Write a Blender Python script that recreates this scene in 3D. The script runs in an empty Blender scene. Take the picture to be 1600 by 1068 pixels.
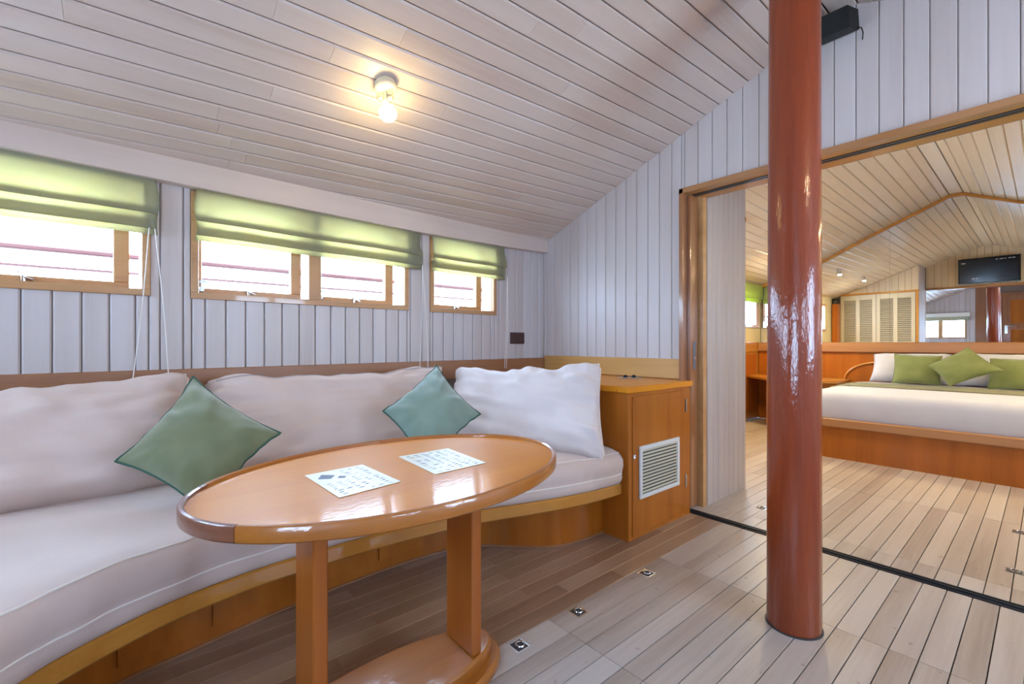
import bpy, bmesh, math, random
from mathutils import Vector, Matrix, noise
R = math.radians
random.seed(7)
C = bpy.context.scene.collection
sc = bpy.context.scene

# ---------------------------------------------------------------- camera, sky, exposure
EYE = 1.05
cam_d = bpy.data.cameras.new('camera'); cam_d.sensor_width = 36; cam_d.lens = 15.9975
cam_d.shift_y = 2/1600; cam_d.clip_start = .02
cam = bpy.data.objects.new('camera', cam_d); C.objects.link(cam)
cam.location = (0, 0, EYE); cam.rotation_euler = (R(90), 0, R(-40.3))
sc.camera = cam
w = bpy.data.worlds.new('sky'); sc.world = w; w.use_nodes = True
bg = w.node_tree.nodes['Background']
bg.inputs[0].default_value = (.50, .70, 1.0, 1); bg.inputs[1].default_value = 17.5
sc.view_settings.view_transform = 'Standard'; sc.view_settings.look = 'None'
sc.view_settings.gamma = 1; sc.view_settings.use_curve_mapping = False
sc.view_settings.exposure = 1.0
sc.cycles.max_bounces = 14; sc.cycles.diffuse_bounces = 8; sc.cycles.glossy_bounces = 6
sc.cycles.transparent_max_bounces = 12; sc.cycles.transmission_bounces = 8
sc.cycles.sample_clamp_indirect = 8; sc.cycles.caustics_reflective = False; sc.cycles.caustics_refractive = False
WARM = (1.0, .74, .36)

# ---------------------------------------------------------------- materials
def _m(name):
    m = bpy.data.materials.new(name); m.use_nodes = True
    nt = m.node_tree; return m, nt, nt.nodes, nt.links, nt.nodes['Principled BSDF']
def plain(name, col, rough=.5, metal=0, coat=0, spec=.5, emit=None, es=0):
    m, nt, n, l, b = _m(name)
    b.inputs['Base Color'].default_value = (*col, 1); b.inputs['Roughness'].default_value = rough
    b.inputs['Metallic'].default_value = metal; b.inputs['Coat Weight'].default_value = coat
    b.inputs['Coat Roughness'].default_value = .06; b.inputs['Specular IOR Level'].default_value = spec
    if emit: b.inputs['Emission Color'].default_value = (*emit, 1); b.inputs['Emission Strength'].default_value = es
    return m
def wood(name, cols, axis, rough=.4, coat=0, vary=.25, grain=1.0, bump=.1, fine=90, coatr=.05, ripple=0, spec=.5, nails=False):
    """grain streaks along axis (0,1,2); cols dark..light; tone varies from board to board"""
    m, nt, n, l, b = _m(name)
    tc = n.new('ShaderNodeTexCoord'); mp = n.new('ShaderNodeMapping'); oi = n.new('ShaderNodeObjectInfo')
    l.new(tc.outputs['Object'], mp.inputs['Vector'])
    s = [1, 1, 1]; s[axis] = .045
    mp.inputs['Scale'].default_value = s
    cx = n.new('ShaderNodeCombineXYZ'); mu = n.new('ShaderNodeMath'); mu.operation = 'MULTIPLY'; mu.inputs[1].default_value = 37
    l.new(oi.outputs['Random'], mu.inputs[0])
    for k in range(3): l.new(mu.outputs[0], cx.inputs[k])
    l.new(cx.outputs[0], mp.inputs['Location'])
    n1 = n.new('ShaderNodeTexNoise'); n1.inputs['Scale'].default_value = fine; n1.inputs['Detail'].default_value = 5; n1.inputs['Roughness'].default_value = .65
    n2 = n.new('ShaderNodeTexNoise'); n2.inputs['Scale'].default_value = fine*.12; n2.inputs['Detail'].default_value = 3; n2.inputs['Distortion'].default_value = .6
    l.new(mp.outputs[0], n1.inputs['Vector']); l.new(mp.outputs[0], n2.inputs['Vector'])
    a = n.new('ShaderNodeMath'); a.operation = 'MULTIPLY_ADD'; a.inputs[1].default_value = .45*grain; 
    l.new(n1.outputs[0], a.inputs[0]); 
    a2 = n.new('ShaderNodeMath'); a2.operation = 'MULTIPLY_ADD'; a2.inputs[1].default_value = .9*grain
    l.new(n2.outputs[0], a2.inputs[0]); l.new(a.outputs[0], a2.inputs[2])
    a.inputs[2].default_value = .5-.675*grain-vary*.5
    a3 = n.new('ShaderNodeMath'); a3.operation = 'MULTIPLY_ADD'; a3.inputs[1].default_value = vary
    l.new(oi.outputs['Random'], a3.inputs[0]); l.new(a2.outputs[0], a3.inputs[2])
    cr = n.new('ShaderNodeValToRGB'); l.new(a3.outputs[0], cr.inputs[0])
    el = cr.color_ramp.elements; k = len(cols)
    el[0].color = (*cols[0], 1); el[0].position = .1; el[1].color = (*cols[-1], 1); el[1].position = .9
    for i in range(1, k-1):
        e = el.new(.1+.8*i/(k-1)); e.color = (*cols[i], 1)
    col_out = cr.outputs[0]
    if nails:
        v = n.new('ShaderNodeTexNoise'); v.inputs['Scale'].default_value = 28; v.inputs['Detail'].default_value = 1
        l.new(tc.outputs['Object'], v.inputs['Vector'])
        r2 = n.new('ShaderNodeValToRGB'); r2.color_ramp.elements[0].position = .22; r2.color_ramp.elements[0].color = (.68, .62, .57, 1)
        r2.color_ramp.elements[1].position = .29; r2.color_ramp.elements[1].color = (1, 1, 1, 1)
        l.new(v.outputs[0], r2.inputs[0])
        mx = n.new('ShaderNodeMix'); mx.data_type = 'RGBA'; mx.blend_type = 'MULTIPLY'; mx.inputs[0].default_value = 1
        l.new(cr.outputs[0], mx.inputs[6]); l.new(r2.outputs[0], mx.inputs[7]); col_out = mx.outputs[2]
    l.new(col_out, b.inputs['Base Color'])
    b.inputs['Roughness'].default_value = rough; b.inputs['Coat Weight'].default_value = coat
    b.inputs['Coat Roughness'].default_value = coatr; b.inputs['Specular IOR Level'].default_value = spec
    bp = n.new('ShaderNodeBump'); bp.inputs['Strength'].default_value = bump; bp.inputs['Distance'].default_value = .002
    l.new(n1.outputs[0], bp.inputs['Height']); l.new(bp.outputs[0], b.inputs['Normal'])
    if ripple:
        n3 = n.new('ShaderNodeTexNoise'); n3.inputs['Scale'].default_value = 125; n3.inputs['Detail'].default_value = 3
        m3 = n.new('ShaderNodeMapping'); s3 = [1, 1, 1]; s3[axis] = .3; m3.inputs['Scale'].default_value = s3
        l.new(tc.outputs['Object'], m3.inputs[0]); l.new(m3.outputs[0], n3.inputs['Vector'])
        b3 = n.new('ShaderNodeBump'); b3.inputs['Strength'].default_value = ripple; b3.inputs['Distance'].default_value = .002
        l.new(n3.outputs[0], b3.inputs['Height']); l.new(b3.outputs[0], b.inputs['Coat Normal']); l.new(b3.outputs[0], b.inputs['Normal'])
    return m
def fabric(name, col, col2, weave=900, rough=.9, trans=0, sheen=.2, bump=.25, blot=6):
    m, nt, n, l, b = _m(name)
    tc = n.new('ShaderNodeTexCoord')
    n1 = n.new('ShaderNodeTexNoise'); n1.inputs['Scale'].default_value = weave; n1.inputs['Detail'].default_value = 2
    n2 = n.new('ShaderNodeTexNoise'); n2.inputs['Scale'].default_value = blot; n2.inputs['Detail'].default_value = 3
    l.new(tc.outputs['Object'], n1.inputs['Vector']); l.new(tc.outputs['Object'], n2.inputs['Vector'])
    ad = n.new('ShaderNodeMath'); ad.operation = 'ADD'; l.new(n1.outputs[0], ad.inputs[0]); l.new(n2.outputs[0], ad.inputs[1])
    cr = n.new('ShaderNodeValToRGB'); cr.color_ramp.elements[0].position = .35; cr.color_ramp.elements[1].position = .65
    hf = n.new('ShaderNodeMath'); hf.operation = 'MULTIPLY'; hf.inputs[1].default_value = .5
    l.new(ad.outputs[0], hf.inputs[0]); l.new(hf.outputs[0], cr.inputs[0])
    cr.color_ramp.elements[0].color = (*col, 1); cr.color_ramp.elements[1].color = (*col2, 1)
    l.new(cr.outputs[0], b.inputs['Base Color']); b.inputs['Roughness'].default_value = rough
    b.inputs['Sheen Weight'].default_value = sheen; b.inputs['Specular IOR Level'].default_value = .2
    bp = n.new('ShaderNodeBump'); bp.inputs['Strength'].default_value = bump; bp.inputs['Distance'].default_value = .001
    l.new(n1.outputs[0], bp.inputs['Height']); l.new(bp.outputs[0], b.inputs['Normal'])
    if trans:
        t = n.new('ShaderNodeBsdfTranslucent'); t.inputs[0].default_value = (*trans, 1)
        mx = n.new('ShaderNodeMixShader'); mx.inputs[0].default_value = .20
        l.new(b.outputs[0], mx.inputs[1]); l.new(t.outputs[0], mx.inputs[2]); l.new(mx.outputs[0], n['Material Output'].inputs[0])
    return m
WH = [(.45, .335, .27), (.55, .44, .375), (.59, .49, .43), (.63, .525, .45)]  # ceiling whitewash, pinker than the walls: warm bounced light put into the colour
WC = [(.50, .38, .24), (.63, .51, .34), (.67, .56, .39), (.71, .61, .44)]  # cream bedroom planks, yellower and lighter: lamp warmth put into the colour
WZ = [(.41, .345, .32), (.51, .46, .445), (.55, .51, .51), (.59, .55, .545)]  # wall whitewash, less pink: cool daylight put into the colour
M = {}
M['white_x'] = wood('warm_lit_whitewash_along', WH, 0, .42, 0, .3, .9, .15, 60)
M['white_z'] = wood('cool_lit_whitewash_upright', WZ, 2, .38, 0, .3, .9, .15, 60)
M['cream_x'] = wood('lamp_warmed_cream_ceiling_planks', WC, 0, .35, 0, .3, .9, .15, 60)
M['cream_z'] = wood('lamp_warmed_cream_upright_planks', WC, 2, .35, 0, .3, .9, .15, 60)
M['side_z'] = wood('shaded_whitewashed_side_planks', [(.30, .25, .225), (.38, .325, .295), (.42, .365, .335), (.45, .395, .365)], 2, .4, 0, .2, .9, .15, 60)  # darker copy of the upright whitewash, its weaker light put into the colour
M['white_back'] = plain('groove_shadow_wood', (.20, .145, .12), .7)
ORG = [(.25, .066, .005), (.36, .105, .009), (.45, .15, .018)]
M['orange_z'] = wood('varnished_orange_veneer_upright', ORG, 2, .35, .15, .12, .8, .05, 120, .05, 0, .3)
M['orange_x'] = wood('varnished_orange_teak_along', [(.34, .125, .018), (.47, .205, .035), (.56, .28, .06)], 0, .35, .3, .15, .8, .05, 100, .05, 0, .3)
M['orange_y'] = wood('varnished_orange_teak_across', [(.34, .125, .018), (.47, .205, .035), (.56, .28, .06)], 1, .35, .3, .15, .8, .05, 100, .05, 0, .3)
M['top'] = wood('honey_varnished_tabletop', [(.50, .155, .006), (.62, .22, .010), (.70, .28, .015)], 0, .4, .3, .05, .8, .03, 70, .06, .12, .15)
M['rim'] = wood('varnished_teak_rim', [(.24, .07, .010), (.36, .12, .016), (.46, .18, .028)], 0, .35, .9, .1, .8, .03, 70, .06, .2, .3)
M['brown_x'] = wood('brown_teak_rail_along', [(.20, .08, .03), (.30, .13, .055), (.38, .18, .08)], 0, .35, .5, .1, .8, .05, 80)
M['brown_y'] = wood('brown_teak_rail_across', [(.24, .10, .035), (.36, .17, .065), (.44, .23, .10)], 1, .35, .5, .1, .8, .05, 80)
M['brown_z'] = wood('brown_teak_upright', [(.16, .055, .018), (.26, .10, .035), (.36, .16, .06)], 2, .3, .9, .15, .9, .05, 80, .06, .25)
M['glare_y'] = wood('glare_pale_splashback', [(.40, .19, .05), (.55, .31, .10), (.62, .39, .15)], 1, .3, .6, .1, .9, .05, 60)  # brown splash rail coloured pale, glare off its gloss put into the colour
M['rim_dark'] = wood('dark_red_brown_rim_length', [(.12, .035, .014), (.18, .055, .022), (.24, .085, .035)], 0, .35, .8, .1, .8, .03, 70, .06, .2, .3)
M['leg'] = wood('red_brown_varnished_leg', [(.22, .050, .006), (.32, .085, .010), (.40, .125, .018)], 2, .4, .35, .05, .8, .03, 90, .05, .1, .3)
M['mast'] = wood('dark_red_varnished_mast', [(.13, .018, .004), (.22, .036, .008), (.31, .062, .012)], 2, .5, .9, 0, .9, .03, 90, .035, .62, .15)
M['frame'] = wood('window_teak', [(.32, .15, .05), (.46, .24, .09), (.55, .32, .13)], 0, .35, .5, .1, .8, .05, 90)
FL = [(.24, .175, .14), (.36, .295, .25), (.455, .395, .35), (.51, .46, .42)]
M['floor'] = wood('bleached_teak_deck', FL, 0, .34, .15, .3, .8, .2, 70, .2, 0, .5, True)
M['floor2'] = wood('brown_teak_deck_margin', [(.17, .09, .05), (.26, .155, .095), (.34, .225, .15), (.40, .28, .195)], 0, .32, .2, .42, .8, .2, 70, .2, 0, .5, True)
M['caulk'] = plain('dark_caulk', (.035, .02, .014), .7)
M['cloth'] = fabric('pinkish_white_cotton', (.57, .455, .405), (.63, .52, .475), 700, .9, 0, .3)
M['cloth2'] = fabric('clean_white_cotton', (.62, .56, .545), (.67, .61, .60), 700, .9, 0, .3)
M['seam'] = plain('grey_piping', (.36, .31, .31), .8)
M['pipe_w'] = plain('pale_piping', (.74, .68, .62), .8)
M['green'] = fabric('sage_green_chenille', (.13, .155, .08), (.20, .225, .125), 1400, 1, 0, .5, .6, 9)
M['green2'] = fabric('teal_green_chenille', (.15, .225, .185), (.21, .29, .24), 1400, 1, 0, .5, .6, 9)
M['green_pipe'] = plain('dark_green_edge', (.03, .09, .06), .8)
M['olive'] = fabric('olive_green_cushion_cloth', (.15, .18, .06), (.205, .235, .09), 900, 1, 0, .3, .3, 9)
M['blind'] = fabric('pale_green_blind_cloth', (.37, .41, .32), (.41, .45, .36), 800, .9, (.85, .54, .03), .1, .15, 5)
M['backlit'] = fabric('backlit_green_blind_cloth', (.34, .46, .13), (.38, .50, .16), 800, .9, (.70, .85, .08), .1, .15, 5)  # greener copy of the blind cloth, backlight put into the colour
M['sheet'] = fabric('white_bed_linen', (.45, .455, .51), (.49, .495, .555), 500, .9, 0, .2)
M['cream'] = plain('cream_paint', (.62, .55, .33), .6)
M['white'] = plain('white_paint', (.74, .72, .66), .4)
M['paper'] = plain('laminated_paper', (.76, .74, .63), .35, 0, .1)
M['ink1'] = plain('slate_print', (.05, .06, .09), .5); M['ink2'] = plain('grey_green_print', (.11, .12, .09), .5)
M['ink3'] = plain('yellow_print', (.62, .56, .25), .5)
M['chrome'] = plain('chrome', (.75, .75, .76), .12, 1); M['lockplate'] = plain('blue_grey_lock_plate', (.10, .13, .17), .4)
M['steel'] = plain('brushed_steel', (.45, .47, .5), .35, 1)
M['dark'] = plain('black_plastic', (.008, .009, .008), .5, 0, 0, .25); M['darkgrey'] = plain('dark_grey_plastic', (.05, .05, .055), .5)
M['track'] = plain('black_track', (.012, .014, .018), .35, 0, 0)
M['socket'] = plain('dark_brown_plastic', (.06, .022, .018), .35)
M['cord'] = plain('white_cord', (.75, .73, .70), .7)
M['grille'] = plain('ivory_grille', (.62, .58, .45), .45); M['grille_w'] = plain('pale_grey_grille_frame', (.62, .62, .60), .45)
M['louver'] = plain('cream_louvre_paint', (.50, .46, .36), .45)
M['mirror'] = plain('mirror_silver', (.92, .93, .92), 0.0, 1)
M['screen'] = plain('tv_screen', (.006, .006, .007), .12)
M['letters'] = plain('tv_stickers', (.5, .5, .52), .5)
M['bulb'] = plain('glowing_bulb', (1, .9, .6), .3, 0, 0, .5, (1, .76, .33), 34)
M['fill_bulb'] = plain('fill_lamp_bulb', (1, .9, .6), .3, 0, 0, .5, (1, .76, .46), 110)  # stronger bulb for the added, unseen fill lamp
M['spot'] = plain('glowing_spot', (1, .9, .6), .3, 0, 0, .5, (1, .76, .38), 2000)
M['lampcup'] = plain('cream_lamp_cup', (.6, .56, .42), .35)
M['hull'] = plain('white_hull_paint', (.75, .75, .75), .5)
M['rail'] = plain('red_brown_rail', (.075, .026, .022), .5, 0, 0, .2)
def glassy(name, tint, gl=.08):
    m, nt, n, l, b = _m(name)
    t = n.new('ShaderNodeBsdfTransparent'); t.inputs[0].default_value = (*tint, 1)
    g = n.new('ShaderNodeBsdfGlossy'); g.inputs['Roughness'].default_value = .02
    mx = n.new('ShaderNodeMixShader'); mx.inputs[0].default_value = gl
    l.new(t.outputs[0], mx.inputs[1]); l.new(g.outputs[0], mx.inputs[2]); l.new(mx.outputs[0], n['Material Output'].inputs[0])
    return m
M['glass'] = glassy('window_glass', (.97, .98, .98)); M['lampglass'] = glassy('lamp_glass', (.8, .8, .75), .35)

# ---------------------------------------------------------------- helpers
def top_of(o):
    while o.parent: o = o.parent
    return o
def obj(name, bm, mat, parent=None, smooth=False, world=True):
    """one mesh object; bm is in world coordinates unless world=False"""
    bmesh.ops.recalc_face_normals(bm, faces=bm.faces)
    if parent is not None and world: bm.transform(top_of(parent).matrix_basis.inverted())
    me = bpy.data.meshes.new(name); bm.to_mesh(me); bm.free()
    me.materials.append(M[mat] if isinstance(mat, str) else mat)
    if smooth:
        for p in me.polygons: p.use_smooth = True
        if smooth != 'all':
            try: me.set_sharp_from_angle(angle=R(38))
            except Exception: pass
    o = bpy.data.objects.new(name, me); C.objects.link(o)
    if parent is not None: o.parent = parent
    return o
def thing(name, label, cat, loc=(0, 0, 0), rz=0, group=None):
    o = bpy.data.objects.new(name, None); C.objects.link(o); o.empty_display_size = .05
    o.matrix_basis = Matrix.Translation(loc) @ Matrix.Rotation(rz, 4, 'Z')
    o['label'] = label; o['category'] = cat
    if group: o['group'] = group
    return o
def structure(o):
    o['kind'] = 'structure'; return o
def B(): return bmesh.new()
def box(bm, lo, hi, c=0, m=None):
    r = bmesh.ops.create_cube(bm, size=1)['verts']
    for v in r:
        v.co = Vector([(lo[k]+hi[k])/2 + v.co[k]*(hi[k]-lo[k]) for k in range(3)])
    if c:
        es = list({e for v in r for e in v.link_edges})
        g = bmesh.ops.bevel(bm, geom=es, offset=c, segments=1, affect='EDGES', profile=.5)
        r = list({v for f in g['faces'] for v in f.verts} | {v for v in r if v.is_valid})
    if m is not None:
        for v in r: v.co = m @ v.co
    return r
def ring_loft(bm, rings, closed=True, caps=True):
    vs = [[bm.verts.new(p) for p in r] for r in rings]
    n = len(vs[0])
    for a, b in zip(vs, vs[1:]):
        for i in range(n if closed else n-1):
            j = (i+1) % n
            try: bm.faces.new((a[i], a[j], b[j], b[i]))
            except ValueError: pass
    if caps and closed:
        bm.faces.new(vs[0][::-1]); bm.faces.new(vs[-1])
    return vs
def tube(bm, pts, r, n=8, caps=True, closed=False):
    pts = [Vector(p) for p in pts]; rings = []; N = len(pts); up = None
    for i, p in enumerate(pts):
        if closed: d = pts[(i+1) % N]-pts[i-1]
        else: d = pts[min(i+1, N-1)]-pts[max(i-1, 0)]
        if d.length < 1e-9: d = Vector((0, 0, 1))
        d.normalize()
        if up is None: up = d.orthogonal()
        up = (up-d*up.dot(d)); up = up.normalized() if up.length > 1e-6 else d.orthogonal().normalized()
        s = d.cross(up); rr = r[i] if isinstance(r, (list, tuple)) else r
        rings.append([p+up*math.cos(2*math.pi*k/n)*rr+s*math.sin(2*math.pi*k/n)*rr for k in range(n)])
    if closed: rings.append(rings[0])
    ring_loft(bm, rings, True, caps and not closed)
    if closed: bmesh.ops.remove_doubles(bm, verts=bm.verts, dist=1e-6)
def lathe(bm, prof, c=(0, 0, 0), n=24, m=None, sx=1, sy=1):
    rings = [[Vector((c[0]+r*sx*math.cos(2*math.pi*k/n), c[1]+r*sy*math.sin(2*math.pi*k/n), c[2]+z)) for k in range(n)] for r, z in prof]
    if m is not None: rings = [[m @ p for p in q] for q in rings]
    ring_loft(bm, rings, True, True)
def prism(bm, poly, z0, z1, c=0):
    """polygon (x,y) raised z0..z1"""
    a = [bm.verts.new((x, y, z0)) for x, y in poly]; b = [bm.verts.new((x, y, z1)) for x, y in poly]
    bm.faces.new(a[::-1]); bm.faces.new(b); n = len(poly)
    for i in range(n): bm.faces.new((a[i], a[(i+1) % n], b[(i+1) % n], b[i]))
def board(bm, P, a0, a1, b0, b1, t=.012, c=.0035, gap=.0006):
    """plank between a0..a1 with chamfered long edges; b0(a), b1(a) are its ends; P(a,b,d) maps into space"""
    a0 += gap; a1 -= gap
    prof = [(a0, 0), (a0, t-c), (a0+c, t), (a1-c, t), (a1, t-c), (a1, 0)]
    f = lambda g, a: g(a) if callable(g) else g
    ring_loft(bm, [[P(a, f(b0, a), d) for a, d in prof], [P(a, f(b1, a), d) for a, d in prof]], True, True)
def catmull(pts, k=8):
    pts = [Vector(p) for p in pts]; out = []
    for i in range(len(pts)-1):
        p0 = pts[max(i-1, 0)]; p1 = pts[i]; p2 = pts[i+1]; p3 = pts[min(i+2, len(pts)-1)]
        for j in range(k):
            t = j/k
            out.append(.5*((2*p1)+(p2-p0)*t+(2*p0-5*p1+4*p2-p3)*t*t+(3*p1-p0-3*p2+p3)*t**3))
    out.append(pts[-1]); return out
def ceil(X, Y):
    d = abs(Y-.65); Yp = .65+max(d, .055)
    z = 2.562+.39*(1.017-Yp)-.038*max(2.69-X, 0)
    k = min(max((Yp-2.25)/.28, 0), 1)*min(max((2.69-X)/3, 0), 1); z += .035*k
    if X > 2.85:
        prof = [(.055, 2.68), (.80, 2.338), (1.24, 2.124), (2.01, 1.86), (2.6, 1.66)]
        dd = max(d, .055); zz = prof[-1][1]
        for (d0, z0), (d1, z1) in zip(prof, prof[1:]):
            if dd <= d1: zz = z0+(z1-z0)*(dd-d0)/(d1-d0); break
        s = min((X-2.85)/4.05, 1); z = z*(1-s)+zz*s
    return z
def copy_tree(o, parent=None):
    c = o.copy(); C.objects.link(c); c.parent = parent
    for ch in list(o.children): copy_tree(ch, c)
    return c

# port wall frame: x along the wall, y outwards, inner face at y=0
MW = Matrix.Translation((0, 2.6115, 0)) @ Matrix.Rotation(math.atan(.0554), 4, 'Z')
XP, XB, XM = 2.69, 2.85, 6.90           # partition saloon side, bedroom side, mirror
XE, YS = -1.5, -1.42                      # end wall, starboard wall
ZH = 1.99                                 # door head
YJ, YJ2 = 1.455, -.2                      # jambs

# ================================================================ FLOOR
def floor_planks(fl, rows, cuts, mat, gap, rnd=False):
    for i, (y1, y0) in enumerate(zip(rows, rows[1:])):
        cc = list(cuts)
        if rnd:
            cc = [cuts[0]]
            x = cuts[0]+random.uniform(.2, 1.0)
            while x < cuts[-1]-.25: cc.append(x); x += random.uniform(.8, 1.5)
            cc.append(cuts[-1])
        for x0, x1 in zip(cc, cc[1:]):
            bm = B()
            P = lambda a, b, d: Vector((b, a, -.014+d))
            board(bm, P, y0, y1, x0+(.0004 if rnd else .0012), x1-(.0004 if rnd else .0012), .014, .0008, gap)
            obj('plank', bm, mat, fl)
bm = B(); box(bm, (XE-.1, YS-.1, -.08), (XP+.08, 2.95, -.0135)); floor = structure(obj('floor', bm, 'caulk'))
rows = [1.234, 1.124]
while rows[-1] > YS: rows.append(rows[-1]-.0768)
floor_planks(floor, rows, [XE, -1.08, -.31, .456, 1.226, 1.998, 2.664], 'floor', .0017)
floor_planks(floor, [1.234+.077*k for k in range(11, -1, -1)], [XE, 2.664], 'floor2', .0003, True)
bm = B(); box(bm, (XP+.08, YS-.1, -.08), (XM+.1, 2.95, -.0135)); floor2 = structure(obj('floor', bm, 'caulk'))
rows = [.712+.0763*k for k in range(25, -28, -1)]
floor_planks(floor2, rows[15:], [2.736, 2.895, 3.935, 4.97], 'floor', .0017)
floor_planks(floor2, [.712+.0763*k for k in range(25, 9, -1)], [2.895, XM-.1], 'floor', .0006, True)
floor_planks(floor2, [.712+.0763*k for k in range(25, 9, -1)], [2.736, 2.895], 'floor', .0006)

# ================================================================ CEILING
def ceil_planks(par, side, X0, X1, pitch=.0833, yend=2.76):
    Y = 1.017
    ks = range(-4, 22)
    for k in ks:
        a0 = 1.017+pitch*k-.0; a1 = a0+pitch
        a0 = max(a0, .705); 
        if a0 >= yend: continue
        a1 = min(a1, yend)
        if a1-a0 < .02: continue
        cuts = [X0]; x = X0+random.uniform(.4, 2.2)
        while x < X1-.5: cuts.append(x); x += random.uniform(1.3, 2.6)
        cuts.append(X1)
        nrm = Vector((0, -.363, -.932))
        def P(a, b, d):
            v = Vector((b, a, ceil(b, a))) + nrm*(d-.012)
            if side < 0: v.y = 1.3-v.y
            return v
        for x0, x1 in zip(cuts, cuts[1:]):
            bm = B(); board(bm, P, a0, a1, x0+.0004, x1-.0004, .012, .006, .0018 if X1 < 3 else .0010)
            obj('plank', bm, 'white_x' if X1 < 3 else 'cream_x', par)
def roof(X0, X1, name='ceiling'):
    bm = B(); ys = [-1.6, -1.1, -.5, .0, .595, .705, 1.3, 1.8, 2.25, 2.53, 2.9]
    for dz in (0,):
        rings = []
        for x in [X0+(X1-X0)*i/8 for i in range(9)]:
            lo = [Vector((x, y, ceil(x, y)+.016)) for y in ys]; hi = [Vector((x, y, ceil(x, y)+.09)) for y in reversed(ys)]
            rings.append(lo+hi)
        ring_loft(bm, rings)
    return structure(obj(name, bm, 'white_back'))
ceil1 = roof(XE-.1, XP+.02); ceil2 = roof(XB-.02, XM+.05)
ceil_planks(ceil1, 1, XE, XP); ceil_planks(ceil1, -1, XE, XP, yend=2.70)
ceil_planks(ceil2, 1, XB, XM-.005, yend=2.68); ceil_planks(ceil2, -1, XB, XM-.005, yend=2.70)
for par, x0, x1 in ((ceil1, XE, XP), (ceil2, XB, XM-.005)):
    bm = B(); board(bm, lambda a, b, d: Vector((b, a, ceil(b, .65)+.012-d)), .597, .703, x0, x1, .012, .004, .001)
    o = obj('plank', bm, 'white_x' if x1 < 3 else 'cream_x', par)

# ================================================================ PORT WALL (saloon)
WINS = [(-1.30, .083, .28), (.233, 1.398, None), (1.564, 2.156, None)]   # x0,x1
ZS, ZT = 1.262, 1.772
bm = B()
xs = [-1.55]+[v for a in WINS for v in (a[0]+.03, a[1]-.03)]+[2.72]
for i in range(0, len(xs), 2): box(bm, (xs[i], .012, 0), (xs[i+1], .10, 2.02), 0, MW)
for a in WINS:
    box(bm, (a[0]+.03, .012, 0), (a[1]-.03, .10, ZS+.03), 0, MW); box(bm, (a[0]+.03, .012, ZT-.03), (a[1]-.03, .10, 2.02), 0, MW)
wall_l = structure(obj('wall_left', bm, 'white_back'))
PW = lambda a, b, d: MW @ Vector((a, .012-d, b))
x = .032-.0866*18; k = 0
while x < 2.72:
    x1 = x+.0866; segs = [(x, x1, .90, 1.83)]
    for a0, a1, _ in WINS:
        i0, i1 = a0+.005, a1-.005
        ns = []
        for s in segs:
            if s[3] > ZS+.01 and s[1] > i0 and s[0] < i1:
                if s[0] < i0: ns.append((s[0], i0, s[2], s[3])); lx = i0
                if s[1] > i1: ns.append((i1, s[1], s[2], s[3]))
                ns.append((max(s[0], i0), min(s[1], i1), s[2], ZS+.005))
            else: ns.append(s)
        segs = ns
    bm = B()
    for s in segs:
        if s[1]-s[0] > .008: board(bm, PW, s[0], min(s[1], 2.712), s[2], s[3], .012, .006, .0016)
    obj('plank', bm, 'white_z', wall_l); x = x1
# fascia beam under the ceiling
bm = B(); rings = []
for X, zb, zt in ((-1.5, 1.80, 2.0), (-.37, 1.786, 2.0), (.6, 1.774, 2.0), (1.46, 1.770, 2.0), (2.2, 1.786, 2.0), (2.69, 1.805, 2.05)):
    rings.append([MW @ Vector((X, y, z)) for y, z in ((-.057, zb+.003), (-.054, zb), (.011, zb), (.011, zt), (-.057, zt))])
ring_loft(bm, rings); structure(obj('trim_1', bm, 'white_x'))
# wooden rail behind the sofa
bm = B(); box(bm, (-1.5, -.022, .80), (2.69, .0115, .93), .004, MW); structure(obj('trim_2', bm, 'brown_x'))

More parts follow.
